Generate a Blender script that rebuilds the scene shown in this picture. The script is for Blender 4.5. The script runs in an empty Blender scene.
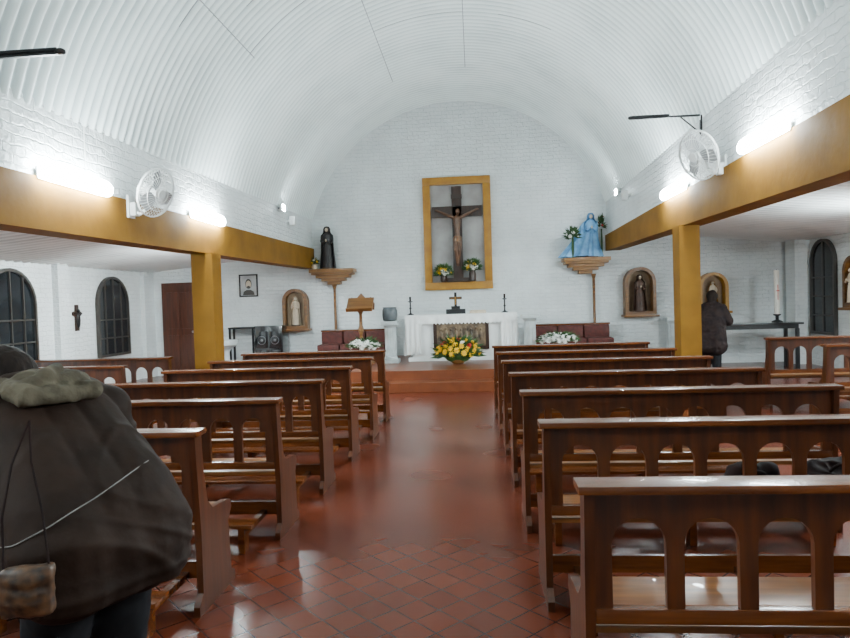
import bpy, bmesh, math, random
from mathutils import Vector, Matrix, noise
from mathutils.bvhtree import BVHTree
random.seed(7)
SC=bpy.context.scene
COL=SC.collection
pi=math.pi
# ------------------------------------------------------------------ materials
def nt(name):
    m=bpy.data.materials.new(name); m.use_nodes=True
    t=m.node_tree; b=t.nodes['Principled BSDF']; return m,t,b
def sets(b,rough=.5,metal=0.,coat=0.,spec=None):
    b.inputs['Roughness'].default_value=rough; b.inputs['Metallic'].default_value=metal
    b.inputs['Coat Weight'].default_value=coat
    if spec is not None: b.inputs['Specular IOR Level'].default_value=spec
def mat(name,c1,c2=None,scale=8,rough=.5,metal=0,bump=0,coat=0,stretch=(1,1,1),bscale=None,spec=None):
    m,t,b=nt(name); sets(b,rough,metal,coat,spec)
    tc=t.nodes.new('ShaderNodeTexCoord'); mp=t.nodes.new('ShaderNodeMapping')
    mp.inputs['Scale'].default_value=stretch
    t.links.new(tc.outputs['Object'],mp.inputs[0])
    n=t.nodes.new('ShaderNodeTexNoise'); n.inputs['Scale'].default_value=scale; n.inputs['Detail'].default_value=5
    t.links.new(mp.outputs[0],n.inputs['Vector'])
    r=t.nodes.new('ShaderNodeValToRGB')
    c2=c2 or tuple(v*.8 for v in c1)
    r.color_ramp.elements[0].position=.35; r.color_ramp.elements[1].position=.65
    r.color_ramp.elements[0].color=(*c2,1); r.color_ramp.elements[1].color=(*c1,1)
    t.links.new(n.outputs['Fac'],r.inputs[0]); t.links.new(r.outputs[0],b.inputs['Base Color'])
    if bump:
        bp=t.nodes.new('ShaderNodeBump'); bp.inputs['Strength'].default_value=bump; bp.inputs['Distance'].default_value=.02
        src=n
        if bscale:
            src=t.nodes.new('ShaderNodeTexNoise'); src.inputs['Scale'].default_value=bscale
            t.links.new(mp.outputs[0],src.inputs['Vector'])
        t.links.new(src.outputs['Fac'],bp.inputs['Height']); t.links.new(bp.outputs[0],b.inputs['Normal'])
    return m
def emis(name,c,s):
    m,t,b=nt(name); b.inputs['Base Color'].default_value=(*c,1)
    b.inputs['Emission Color'].default_value=(*c,1); b.inputs['Emission Strength'].default_value=s
    return m
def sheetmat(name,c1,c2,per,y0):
    # corrugated sheet: pale ridges, rib shading painted as darker valley stripes
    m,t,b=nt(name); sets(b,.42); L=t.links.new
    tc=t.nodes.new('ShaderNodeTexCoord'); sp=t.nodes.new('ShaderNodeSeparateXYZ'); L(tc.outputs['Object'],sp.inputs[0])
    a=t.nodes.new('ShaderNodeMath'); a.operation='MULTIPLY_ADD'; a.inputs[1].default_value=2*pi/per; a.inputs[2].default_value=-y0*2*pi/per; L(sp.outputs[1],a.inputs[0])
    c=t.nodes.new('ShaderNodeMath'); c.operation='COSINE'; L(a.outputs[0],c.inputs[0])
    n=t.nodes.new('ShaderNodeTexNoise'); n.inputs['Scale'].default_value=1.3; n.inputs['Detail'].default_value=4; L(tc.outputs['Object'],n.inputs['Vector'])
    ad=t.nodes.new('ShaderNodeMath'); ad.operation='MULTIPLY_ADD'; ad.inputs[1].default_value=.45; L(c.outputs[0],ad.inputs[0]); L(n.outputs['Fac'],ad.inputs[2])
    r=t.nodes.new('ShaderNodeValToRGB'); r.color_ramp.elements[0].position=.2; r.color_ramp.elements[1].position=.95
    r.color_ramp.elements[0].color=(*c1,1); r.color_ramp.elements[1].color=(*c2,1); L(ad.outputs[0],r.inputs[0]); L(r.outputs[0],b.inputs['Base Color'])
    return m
def brickmat(name,c1,c2,cm,bump=.8):
    m,t,b=nt(name); sets(b,.5)
    tc=t.nodes.new('ShaderNodeTexCoord'); sp=t.nodes.new('ShaderNodeSeparateXYZ'); ad=t.nodes.new('ShaderNodeMath'); cb=t.nodes.new('ShaderNodeCombineXYZ')
    L=t.links.new
    L(tc.outputs['Object'],sp.inputs[0]); L(sp.outputs[0],ad.inputs[0]); L(sp.outputs[1],ad.inputs[1]); L(ad.outputs[0],cb.inputs[0]); L(sp.outputs[2],cb.inputs[1])
    nz=t.nodes.new('ShaderNodeTexNoise'); nz.inputs['Scale'].default_value=6; nz.inputs['Detail'].default_value=5
    L(tc.outputs['Object'],nz.inputs['Vector'])
    mx0=t.nodes.new('ShaderNodeVectorMath'); mx0.operation='SCALE'; mx0.inputs[3].default_value=.085
    L(nz.outputs['Color'],mx0.inputs[0]); av=t.nodes.new('ShaderNodeVectorMath'); L(cb.outputs[0],av.inputs[0]); L(mx0.outputs[0],av.inputs[1])
    br=t.nodes.new('ShaderNodeTexBrick'); br.inputs['Scale'].default_value=1; br.inputs['Brick Width'].default_value=.26; br.inputs['Row Height'].default_value=.085
    br.inputs['Mortar Size'].default_value=.010; br.inputs['Mortar Smooth'].default_value=.9
    br.inputs['Color1'].default_value=(*c1,1); br.inputs['Color2'].default_value=(*c2,1); br.inputs['Mortar'].default_value=(*cm,1)
    L(av.outputs[0],br.inputs['Vector'])
    ns=t.nodes.new('ShaderNodeTexNoise'); ns.inputs['Scale'].default_value=2.2; ns.inputs['Detail'].default_value=6; L(tc.outputs['Object'],ns.inputs['Vector'])
    rp=t.nodes.new('ShaderNodeMapRange'); rp.inputs[3].default_value=.80; rp.inputs[4].default_value=1.12; L(ns.outputs['Fac'],rp.inputs[0])
    vm=t.nodes.new('ShaderNodeVectorMath'); vm.operation='SCALE'; L(br.outputs['Color'],vm.inputs[0]); L(rp.outputs[0],vm.inputs[3])
    L(vm.outputs[0],b.inputs['Base Color'])
    n2=t.nodes.new('ShaderNodeTexNoise'); n2.inputs['Scale'].default_value=16; n2.inputs['Detail'].default_value=5; L(tc.outputs['Object'],n2.inputs['Vector'])
    n3=t.nodes.new('ShaderNodeMath'); n3.operation='MULTIPLY'; n3.inputs[1].default_value=2.0; L(n2.outputs['Fac'],n3.inputs[0])
    iv=t.nodes.new('ShaderNodeMath'); iv.operation='MULTIPLY_ADD'; iv.inputs[1].default_value=-.8
    L(br.outputs['Fac'],iv.inputs[0]); L(n3.outputs[0],iv.inputs[2])
    bp=t.nodes.new('ShaderNodeBump'); bp.inputs['Strength'].default_value=bump; bp.inputs['Distance'].default_value=.016
    L(iv.outputs[0],bp.inputs['Height']); L(bp.outputs[0],b.inputs['Normal'])
    return m
def floormat():
    m,t,b=nt('terracotta_tile'); L=t.links.new
    tc=t.nodes.new('ShaderNodeTexCoord'); mp=t.nodes.new('ShaderNodeMapping'); mp.inputs['Rotation'].default_value=(0,0,pi/4)
    L(tc.outputs['Object'],mp.inputs[0])
    br=t.nodes.new('ShaderNodeTexBrick'); br.offset=0; br.squash=1; br.inputs['Scale'].default_value=1; br.inputs['Brick Width'].default_value=.16; br.inputs['Row Height'].default_value=.16
    br.inputs['Mortar Size'].default_value=.005; br.inputs['Mortar Smooth'].default_value=.2
    br.inputs['Color1'].default_value=(.112,.0225,.0085,1); br.inputs['Color2'].default_value=(.094,.0185,.0075,1); br.inputs['Mortar'].default_value=(.040,.010,.006,1)
    L(mp.outputs[0],br.inputs['Vector']); L(br.outputs['Color'],b.inputs['Base Color'])
    rr=t.nodes.new('ShaderNodeMapRange'); rr.inputs[3].default_value=.18; rr.inputs[4].default_value=.32
    n3=t.nodes.new('ShaderNodeTexNoise'); n3.inputs['Scale'].default_value=1.2; n3.inputs['Detail'].default_value=1; L(tc.outputs['Object'],n3.inputs['Vector'])
    L(n3.outputs['Fac'],rr.inputs[0]); L(rr.outputs[0],b.inputs['Roughness'])
    b.inputs['Specular IOR Level'].default_value=.26
    return m
def woodmat(name,c1,c2,rough=.3,axis=0,coat=.15):
    st=[14,14,14]; st[axis]=1.2
    return mat(name,c1,c2,scale=1.6,rough=rough,bump=.04,coat=coat,stretch=tuple(st),spec=.4)
LIGHT=530
PER=.13; AMP=.024; Y0=-2.6
EC=(.84,.965,1.0)
M={}
M['brick']=brickmat('white_painted_brick',(.76,.80,.80),(.735,.78,.783),(.69,.735,.74))
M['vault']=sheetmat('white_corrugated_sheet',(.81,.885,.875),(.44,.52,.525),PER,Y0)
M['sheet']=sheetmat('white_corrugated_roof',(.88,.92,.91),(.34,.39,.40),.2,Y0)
M['floor']=floormat()
M['ochre']=mat('ochre_paint',(.215,.100,.008),(.17,.076,.006),scale=3,rough=.65,bump=.1,bscale=12,spec=.15)
M['pew']=woodmat('pew_wood_long',(.140,.038,.0068),(.052,.0128,.0032),.26)
M['pewv']=woodmat('pew_wood_upright',(.076,.0195,.0042),(.032,.0082,.0024),.30,axis=2)
M['seatwood']=woodmat('pew_seat_wood',(.21,.080,.018),(.11,.036,.008),.28)
M['goldwood']=woodmat('golden_brown_wood',(.20,.085,.016),(.10,.038,.009),.4,axis=0)
M['corbelwood']=woodmat('honey_brown_wood',(.27,.125,.026),(.15,.062,.014),.4,axis=0)
M['crosswood']=woodmat('dark_cross_wood',(.034,.0125,.0055),(.015,.006,.003),.4,axis=2)
M['door']=woodmat('door_wood',(.09,.026,.012),(.05,.015,.008),.4,axis=2)
M['gold']=mat('gold_paint',(.36,.165,.007),(.28,.12,.005),scale=6,rough=.4,bump=.1)
M['black']=mat('black_metal',(.010,.010,.012),(.007,.007,.007),rough=.4,metal=.3)
M['blackgloss']=mat('black_gloss',(.008,.008,.010),(.008,.008,.009),rough=.15,coat=.5)
M['whitepl']=mat('white_plastic',(.72,.74,.73),(.66,.68,.67),rough=.35)
M['greymetal']=mat('grey_metal',(.35,.36,.37),rough=.35,metal=.7)
M['marble']=mat('pale_marble',(.56,.60,.60),(.40,.44,.44),scale=5,rough=.3)
M['cloth']=mat('white_altar_cloth',(.86,.87,.85),(.80,.81,.80),scale=6,rough=.8,bump=.1)
M['step']=mat('orange_step_tile',(.150,.040,.012),(.11,.028,.009),scale=6,rough=.35)
M['redcloth']=mat('dark_red_upholstery',(.10,.019,.013),(.055,.011,.008),scale=15,rough=.75,bump=.1)
M['glass']=mat('night_window_glass',(.008,.010,.012),(.012,.014,.016),rough=.1)
M['frame']=mat('dark_window_frame',(.04,.035,.03),rough=.4)
M['tube']=emis('fluorescent_flare_glow',EC,LIGHT*.42)
M['tube2']=emis('added_lamp_tube_glow',EC,LIGHT*3.6)
M['flood']=emis('led_flood_glow',EC,LIGHT*1.3)
M['skin']=mat('skin',(.45,.23,.15),(.40,.20,.12),rough=.5)
M['hair']=mat('dark_hair',(.010,.007,.006),(.020,.013,.010),scale=40,rough=.7,bump=.5,stretch=(1,1,.2),spec=.1)
M['jacket']=mat('dark_brown_nylon',(.0185,.009,.0055),(.0115,.006,.004),scale=6,rough=.75,bump=.12,bscale=30,spec=.14)
M['fur']=mat('grey_olive_hood_lining',(.095,.080,.056),(.045,.037,.026),scale=9,rough=.95,bump=.3,bscale=40,spec=.1)
M['trouser']=mat('dark_trouser_cloth',(.012,.012,.014),(.008,.008,.009),rough=.9,bump=.1,spec=.1)
M['coat2']=mat('dark_coat_cloth',(.010,.007,.008),(.022,.013,.011),scale=9,rough=.85,spec=.15)
M['cord']=mat('pale_cord',(.17,.16,.145),rough=.6)
M['bag']=mat('patterned_bag_leather',(.085,.036,.012),(.010,.005,.0035),scale=40,rough=.5)
M['darkbag']=mat('dark_leather',(.018,.009,.008),(.009,.006,.006),rough=.85,bump=.2,spec=.1)
M['blue']=mat('pale_blue_cloth',(.16,.37,.60),(.08,.22,.44),scale=8,rough=.6)
M['ivory']=mat('ivory_plaster',(.58,.48,.36),(.46,.36,.26),rough=.5)
M['brownrobe']=mat('brown_plaster_robe',(.075,.034,.019),(.045,.021,.012),rough=.5)
M['corpus']=mat('carved_brown_corpus',(.13,.060,.030),(.08,.036,.018),rough=.45)
M['darkrobe']=mat('black_plaster_habit',(.014,.012,.013),(.025,.02,.02),rough=.5)
M['niche']=mat('niche_back_paint',(.32,.23,.14),(.22,.15,.09),rough=.7)
M['panel']=mat('grey_brown_panel',(.36,.35,.34),(.22,.20,.19),scale=1.8,rough=.4)
M['relief']=mat('relief_panel',(.20,.135,.075),(.04,.026,.016),scale=7,rough=.5,bump=.5)
M['yellow']=mat('yellow_petal',(.85,.56,.005),(.70,.40,.005),scale=20,rough=.6)
M['whitepet']=mat('white_petal',(.85,.85,.80),(.75,.74,.68),scale=20,rough=.6)
M['redpet']=mat('red_petal',(.50,.03,.02),(.35,.02,.02),rough=.6)
M['leaf']=mat('green_leaf',(.03,.09,.015),(.012,.045,.008),scale=12,rough=.5)
M['photo']=mat('grey_photograph',(.50,.51,.51),(.28,.29,.30),scale=3,rough=.4)
M['wax']=mat('candle_wax',(.85,.83,.74),(.8,.77,.68),rough=.45)
M['seam']=mat('grey_joint',(.30,.34,.35),(.18,.21,.22),rough=.9)
M['bluegrey']=mat('dull_grey_ceramic',(.09,.105,.115),(.045,.055,.06),rough=.4)

# ------------------------------------------------------------------ mesh builder
class B:
    def __init__(s): s.bm=bmesh.new()
    def _f(s,vs,mi):
        try:
            f=s.bm.faces.new(vs); f.material_index=mi; return f
        except ValueError: return None
    def hexa(s,v8,mi=0):
        v=[s.bm.verts.new(p) for p in v8]
        for q in ((0,3,2,1),(4,5,6,7),(0,1,5,4),(1,2,6,5),(2,3,7,6),(3,0,4,7)): s._f([v[i] for i in q],mi)
        return v
    def box(s,x0,x1,y0,y1,z0,z1,mi=0,bev=0,mtx=None):
        v=s.hexa([(x0,y0,z0),(x1,y0,z0),(x1,y1,z0),(x0,y1,z0),(x0,y0,z1),(x1,y0,z1),(x1,y1,z1),(x0,y1,z1)],mi)
        if bev:
            es=list({e for a in v for e in a.link_edges})
            r=bmesh.ops.bevel(s.bm,geom=es,offset=bev,segments=2,affect='EDGES',profile=.7)
            for f in r['faces']: f.material_index=mi
            if mtx: v=list({w for w in r['verts']}|{w for w in v if w.is_valid})
        if mtx: bmesh.ops.transform(s.bm,matrix=mtx,verts=[w for w in v if w.is_valid])
        return s
    def rings(s,rs,mi=0,cap=True,closed=False):
        L=[[s.bm.verts.new(p) for p in r] for r in rs]
        n=len(L[0])
        for a,b in zip(L,L[1:]+([L[0]] if closed else [])):
            for i in range(n):
                j=(i+1)%n; s._f([a[i],a[j],b[j],b[i]],mi)
        if cap and not closed:
            s._f(L[0][::-1],mi); s._f(L[-1],mi)
        return s
    def cyl(s,p0,p1,r0,r1=None,n=14,mi=0):
        r1=r0 if r1 is None else r1
        p0=Vector(p0);p1=Vector(p1); d=(p1-p0).normalized()
        a=d.orthogonal().normalized(); b=d.cross(a)
        R=lambda p,r:[p+a*r*math.cos(2*pi*i/n)+b*r*math.sin(2*pi*i/n) for i in range(n)]
        return s.rings([R(p0,r0),R(p1,r1)],mi)
    def tube(s,pts,r,n=8,mi=0,closed=False):
        pts=[Vector(p) for p in pts]; rs=[]; prev=None
        for i,p in enumerate(pts):
            if closed: d=pts[(i+1)%len(pts)]-pts[i-1]
            else: d=pts[min(i+1,len(pts)-1)]-pts[max(i-1,0)]
            d.normalize()
            a=d.orthogonal().normalized() if prev is None else (prev-d*prev.dot(d)).normalized()
            prev=a; b=d.cross(a); rr=r[i] if isinstance(r,(list,tuple)) else r
            rs.append([p+a*rr*math.cos(2*pi*k/n)+b*rr*math.sin(2*pi*k/n) for k in range(n)])
        return s.rings(rs,mi,closed=closed)
    def lathe(s,prof,c=(0,0,0),n=20,mi=0,sx=1,sy=1):
        rs=[[(c[0]+max(r,.0008)*sx*math.cos(2*pi*i/n),c[1]+max(r,.0008)*sy*math.sin(2*pi*i/n),c[2]+z) for i in range(n)] for r,z in prof]
        return s.rings(rs,mi)
    def ell(s,c,r,n=14,mi=0,mtx=None):
        if not isinstance(r,(tuple,list)): r=(r,r,r)
        m=Matrix.Translation(c)@(mtx or Matrix.Identity(4))@Matrix.Diagonal((*r,1))
        g=bmesh.ops.create_uvsphere(s.bm,u_segments=n,v_segments=max(6,n*2//3),radius=1,matrix=m)
        for v in g['verts']:
            for f in v.link_faces: f.material_index=mi
        return s
    def caps(s,p0,p1,r0,r1=None,n=14,mi=0):
        r1=r0 if r1 is None else r1
        s.cyl(p0,p1,r0,r1,n,mi); s.ell(p0,r0,n,mi); s.ell(p1,r1,n,mi); return s
    def prism(s,pts,t0,t1,pl='xz',mi=0):
        if pl=='xz': f=lambda a,b,t:(a,t,b)
        elif pl=='yz': f=lambda a,b,t:(t,a,b)
        else: f=lambda a,b,t:(a,b,t)
        A=[s.bm.verts.new(f(a,b,t0)) for a,b in pts]; C=[s.bm.verts.new(f(a,b,t1)) for a,b in pts]
        n=len(A)
        for i in range(n): s._f([A[i],A[(i+1)%n],C[(i+1)%n],C[i]],mi)
        s._f(A[::-1],mi); s._f(C,mi); return s
    def archring(s,w,h,t,y0,y1,mi=0,n=14,z0=0):
        o=arch(w,h,n,z0); i=arch(w-2*t,h-2*t,n,z0+t)
        O0=[s.bm.verts.new((a,y0,b)) for a,b in o]; O1=[s.bm.verts.new((a,y1,b)) for a,b in o]
        I0=[s.bm.verts.new((a,y0,b)) for a,b in i]; I1=[s.bm.verts.new((a,y1,b)) for a,b in i]
        N=len(o)
        for k in range(N):
            j=(k+1)%N
            s._f([O0[k],O0[j],I0[j],I0[k]],mi); s._f([O1[k],I1[k],I1[j],O1[j]],mi)
            s._f([O0[k],O1[k],O1[j],O0[j]],mi); s._f([I0[k],I0[j],I1[j],I1[k]],mi)
        return s
    def obj(s,name,mats,parent=None,smooth=True,loc=(0,0,0),rz=0,**kw):
        bmesh.ops.recalc_face_normals(s.bm,faces=s.bm.faces[:])
        me=bpy.data.meshes.new(name); s.bm.to_mesh(me); s.bm.free()
        return finish(me,name,mats,parent,smooth,loc,rz,**kw)
def finish(me,name,mats,parent=None,smooth=True,loc=(0,0,0),rz=0,**kw):
    for m in (mats if isinstance(mats,(list,tuple)) else [mats]): me.materials.append(M[m] if isinstance(m,str) else m)
    if smooth:
        me.polygons.foreach_set('use_smooth',[True]*len(me.polygons)); me.set_sharp_from_angle(angle=.65)
    o=bpy.data.objects.new(name,me); COL.objects.link(o); o.location=loc; o.rotation_euler[2]=rz
    if parent: o.parent=parent
    for k,v in kw.items(): o[k]=v
    return o
def arch(w,h,n=14,z0=0):
    r=w/2; p=[(-r,z0),(r,z0)]
    for i in range(n+1):
        a=pi*i/n; p.append((r*math.cos(a),z0+h-r+r*math.sin(a)))
    return p
def thing(name,loc,label,category,rz=0,group=None):
    e=bpy.data.objects.new(name,None); e.empty_display_size=.1; COL.objects.link(e)
    e.location=loc; e.rotation_euler[2]=rz; e['label']=label; e['category']=category
    if group: e['group']=group
    return e
def copything(root,loc,rz=None,label=None):
    def rec(o,par):
        c=o.copy(); COL.objects.link(c)
        if par: c.parent=par
        for ch in list(o.children): rec(ch,c)
        return c
    c=rec(root,None); c.location=loc
    if rz is not None: c.rotation_euler[2]=rz
    if label: c['label']=label
    return c
def blob(b,voxel=.015,sm=4,disp=0,dsc=6,seed=0,dirs=(1,1,1),fn=None):
    me=bpy.data.meshes.new('tmp'); bmesh.ops.recalc_face_normals(b.bm,faces=b.bm.faces[:]); b.bm.to_mesh(me); b.bm.free()
    o=bpy.data.objects.new('tmp',me); COL.objects.link(o)
    r=o.modifiers.new('r','REMESH'); r.mode='VOXEL'; r.voxel_size=voxel
    k=o.modifiers.new('s','SMOOTH'); k.iterations=sm; k.factor=.5
    dg=bpy.context.evaluated_depsgraph_get(); dg.update()
    m2=bpy.data.meshes.new_from_object(o.evaluated_get(dg)); bpy.data.objects.remove(o)
    if disp or fn:
        nn=[v.normal.copy() for v in m2.vertices]
        for v,nv in zip(m2.vertices,nn):
            if fn: v.co+=nv*fn(v.co); continue
            p=Vector((v.co.x*dirs[0],v.co.y*dirs[1],v.co.z*dirs[2]))*dsc+Vector((seed,seed*2,0))
            d=noise.noise(p)+.5*(1-2*abs(noise.noise(p*2.1)))
            v.co+=nv*disp*d
    return m2
S=dict(kind='structure')
# ------------------------------------------------------------------ dims
XL,XR=-3.69,2.95; OL,OR=-7.6,6.95; Y1=14.5
def lin(y,ya,za,yb,zb): return za+(zb-za)*(y-ya)/(yb-ya)
lb=lambda y:lin(y,4.9,2.26,14.5,2.39); lt=lambda y:lin(y,4.9,2.71,14.5,2.84); ls=lambda y:lin(y,4.5,3.42,14.5,3.62)
rb=lambda y:lin(y,5,2.46,14.5,2.55); rt=lambda y:lin(y,5,3.04,14.5,2.89); rs_=lambda y:lin(y,5.3,3.95,14.5,3.73)
# ------------------------------------------------------------------ shell
B().box(OL-.2,OR+.2,Y0-.2,Y1+.2,-.1,0).obj('floor','floor',smooth=False,**S)
B().box(OL-.2,OR+.2,Y1,Y1+.2,0,6.6).obj('wall_back','brick',smooth=False,**S)
B().box(OL-.2,OR+.2,Y0-.2,Y0,0,6.9).obj('wall_front','brick',smooth=False,**S)
b=B(); b.box(OL-.2,OL,Y0,Y1,0,3.1); b.box(OL,OL+.12,11.0,11.3,0,2.6); b.box(OL,OL+.10,14.05,14.5,0,2.6); b.obj('wall_left','brick',smooth=False,**S)
b=B(); b.box(OR,OR+.2,Y0,Y1,0,3.1); b.box(OR-.3,OR,13.9,14.3,0,2.72); b.box(OR-.12,OR,11.0,11.2,0,2.72); b.obj('wall_right','brick',smooth=False,**S)
def sloped(name,x0,x1,zb,zt,y0,y1,m):
    b=B(); b.hexa([(x0,y0,zb(y0)),(x1,y0,zb(y0)),(x1,y1,zb(y1)),(x0,y1,zb(y1)),(x0,y0,zt(y0)),(x1,y0,zt(y0)),(x1,y1,zt(y1)),(x0,y1,zt(y1))]); b.obj(name,m,smooth=False,**S)
sloped('wall_nave_left',XL-.25,XL,lt,lambda y:ls(y)+.35,Y0,Y1,'brick')
sloped('wall_nave_right',XR,XR+.25,rt,lambda y:rs_(y)+.35,Y0,Y1,'brick')
sloped('trim_1',XL-.27,XL+.04,lb,lt,Y0,Y1-.02,'ochre')
sloped('trim_2',XR-.04,XR+.27,rb,rt,Y0,Y1-.02,'ochre')
# vault (sheet ends hang just inside the walls, leaving a scalloped lower edge)
def vpt(t,y,off=0):
    zl,zr=ls(y),rs_(y); a=(XR-XL)/2; cx=(XR+XL)/2; rise=6.08-(3.62+3.73)/2
    R=(a*a+rise*rise)/(2*rise); half=math.asin(a/R); th=-half+2*half*t
    r=R+off-AMP-.008
    return Vector((cx+r*math.sin(th),y,(zl+(zr-zl)*t)+r*math.cos(th)-(R-rise)))
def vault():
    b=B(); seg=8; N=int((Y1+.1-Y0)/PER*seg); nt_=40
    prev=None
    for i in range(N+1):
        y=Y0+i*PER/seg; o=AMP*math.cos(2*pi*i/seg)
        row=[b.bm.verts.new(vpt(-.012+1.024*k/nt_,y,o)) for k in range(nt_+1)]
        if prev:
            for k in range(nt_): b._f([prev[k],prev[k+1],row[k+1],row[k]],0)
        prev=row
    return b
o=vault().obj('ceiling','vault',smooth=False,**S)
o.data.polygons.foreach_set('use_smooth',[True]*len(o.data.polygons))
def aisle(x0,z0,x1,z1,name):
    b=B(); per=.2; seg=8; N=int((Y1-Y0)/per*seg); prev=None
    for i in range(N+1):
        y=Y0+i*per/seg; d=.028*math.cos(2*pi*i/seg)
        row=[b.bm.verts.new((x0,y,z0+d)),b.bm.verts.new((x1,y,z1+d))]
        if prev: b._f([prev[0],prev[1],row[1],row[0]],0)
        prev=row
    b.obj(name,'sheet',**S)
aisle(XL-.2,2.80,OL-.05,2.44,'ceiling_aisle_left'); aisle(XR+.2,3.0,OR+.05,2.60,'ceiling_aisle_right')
b=B()
def seamlong(b,t,y0,y1):
    N=int((y1-y0)/(PER/8)); k0=int((y0-Y0)/(PER/8)); prev=None
    for i in range(N+1):
        y=Y0+(k0+i)*PER/8; o=AMP*math.cos(2*pi*(k0+i)/8)-.004
        row=[b.bm.verts.new(vpt(t,y,o)),b.bm.verts.new(vpt(t+.0014,y,o))]
        if prev: b._f([prev[0],prev[1],row[1],row[0]],0)
        prev=row
def seamarc(b,y,t0,t1):
    k=round((y-Y0)/PER)+.5; y=Y0+k*PER
    n=30
    for i in range(n):
        a=t0+(t1-t0)*i/n; c=t0+(t1-t0)*(i+1)/n
        p=[vpt(a,y,-AMP-.002),vpt(c,y,-AMP-.002),vpt(c,y+.018,-AMP-.002),vpt(a,y+.018,-AMP-.002)]
        b._f([b.bm.verts.new(q) for q in p],0)
seamlong(b,.37,3.5,12.5); seamlong(b,.535,3.5,12.5); seamlong(b,.18,4.5,8.5); seamlong(b,.70,4.5,9)
for y,t0,t1 in ((5.2,.37,.535),(6.6,.37,.535),(8.2,.37,.535),(10,.37,.535),(6.6,.14,.22),(8.2,.18,.30),(5.0,.70,.78),(5.2,.18,.26),(10,.6,.7),(7.4,.22,.37),(6.2,.55,.68)): seamarc(b,y,t0,t1)
b.obj('trim_3','seam',smooth=False,**S)
# posts
B().box(-.15,.15,-.15,.15,0,lb(8.6)).obj('trim_4','ochre',smooth=False,loc=(XL-.02,8.65,0),**S)
B().box(-.14,.14,-.15,.15,0,rb(9.4)).obj('trim_5','ochre',smooth=False,loc=(XR+.05,9.35,0),**S)
# platform with steps
b=B(); b.box(XL,XR,11.2,Y1,0,.34); b.obj('trim_6','step',smooth=False,**S)
b=B(); b.box(-2.0,1.5,10.85,11.2,0,.17,bev=.01); b.obj('trim_7','step',smooth=False,**S)
# windows (arched)
def window(name,x,y,z,w,h,rz,bars=3):
    b=B(); b.archring(w,h,.05,-.05,.02,mi=0); b.prism([(a,c) for a,c in arch(w-.04,h-.04,14,.02)],-.01,.01,'xz',mi=1)
    for i in range(1,bars): 
        xx=-w/2+w*i/bars; hh=h-w/2+math.sqrt(max(0,(w/2)**2-xx*xx)); b.box(xx-.012,xx+.012,-.035,-.01,.04,hh-.03,0)
    k=1
    while k*.38<h-w/2+.05: b.box(-w/2+.03,w/2-.03,-.035,-.01,k*.38-.012,k*.38+.012,0); k+=1
    b.obj(name,['frame','glass'],smooth=False,loc=(x,y,z),rz=rz,**S)
window('window_1',OL+.03,9.88,.69,1.20,1.62,pi/2,4)
window('window_2',OL+.03,12.85,.62,1.15,1.66,pi/2,4)
window('window_3',OR-.03,13.32,.65,.90,1.90,-pi/2,2)
window('window_4',OL+.03,7.0,.69,1.25,1.58,pi/2,4)
# door
b=B(); b.box(-.44,.44,-.05,0,0,2.17,0); b.box(-.37,.37,-.075,-.05,0,2.1,1)
for z0,z1 in ((.15,.95),(1.1,1.95)):
    for x0,x1 in ((-.31,-.03),(.03,.31)): b.box(x0,x1,-.09,-.07,z0,z1,1,bev=.01)
b.ell((.31,-.11,1.02),.03,10,2); b.obj('door_1',['door','door','greymetal'],loc=(-6.86,Y1,0),**S)

# ------------------------------------------------------------------ pews
def pew(L,nb,label,grp):
    r=thing('church_pew',(0,0,0),label,'pew',group=grp)
    prof=[(-.05,0),(.42,0),(.42,.05),(.37,.08),(.35,.36),(.40,.42),(.39,.465),(.34,.48),(.15,.495),(.09,.55),(.062,.68),(.05,.80),(.045,.910),(-.035,.910),(-.025,.75),(-.01,.55),(0,.40),(0,.10),(-.05,.05)]
    e=B().prism(prof,0,.034,'yz').obj('pew_end','pewv',r,smooth=False)
    e2=e.copy(); e2.location=(L-.034,0,0); e2.parent=r; COL.objects.link(e2)
    B().box(-.02,L+.02,-.055,.065,.910,.938,bev=.006).obj('top_rail','pew',r)
    x0,x1=.034,L-.034; post=.058; W=(x1-x0-post)/nb; pts=[(x0,.91),(x1,.91),(x1,.50)]
    for i in range(nb-1,-1,-1):
        c=x0+post/2+W*(i+.5); rr=(W-post)/2
        pts+= [(c+rr,.50),(c+rr,.73)]
        for k in range(1,10): a=pi*k/10; pts.append((c+rr*math.cos(a),.73+rr*math.sin(a)))
        pts+= [(c-rr,.73),(c-rr,.50)]
    pts.append((x0,.50))
    B().prism(pts,0,.025,'xz').obj('arched_backrest','pewv',r,smooth=False)
    B().box(.034,L-.034,-.006,.034,.465,.515,bev=.005).obj('lower_rail','pew',r)
    b=B(); b.box(.034,L-.034,.035,.42,.415,.442,bev=.006); b.box(.034,L-.034,.35,.37,.35,.415); b.obj('seat','seatwood',r)
    B().box(.034,L-.034,.18,.205,.10,.19).obj('stretcher','pew',r,smooth=False)
    k=B(); k.box(.1,L-.1,-.30,-.16,.165,.188,bev=.005)
    for xx in (.18,L/2,L-.18): k.box(xx-.02,xx+.02,-.27,-.19,0,.165); k.box(xx-.02,xx+.02,-.19,.2,.10,.135)
    k.obj('kneeler','pew',r); return r
RP=pew(1.99,8,'varnished dark wooden church pew with arched open backrest','nave pews beside the aisle')
ys=[2.13,3.2,4.27,5.33,6.4,7.45,8.5]
for i,y in enumerate(ys):
    loc=(.37-.017*y,y,0)
    if i==0: RP.location=loc
    else: copything(RP,loc)
LP=pew(1.88,8,'varnished dark wooden church pew with arched open backrest','nave pews beside the aisle')
for i,(y,xe) in enumerate([(3.12,-1.42),(4.15,-1.33),(5.15,-1.28),(6.2,-1.25),(7.2,-1.20),(8.25,-1.2)]):
    loc=(xe-1.88,y,0)
    if i==0: LP.location=loc
    else: copything(LP,loc)
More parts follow.
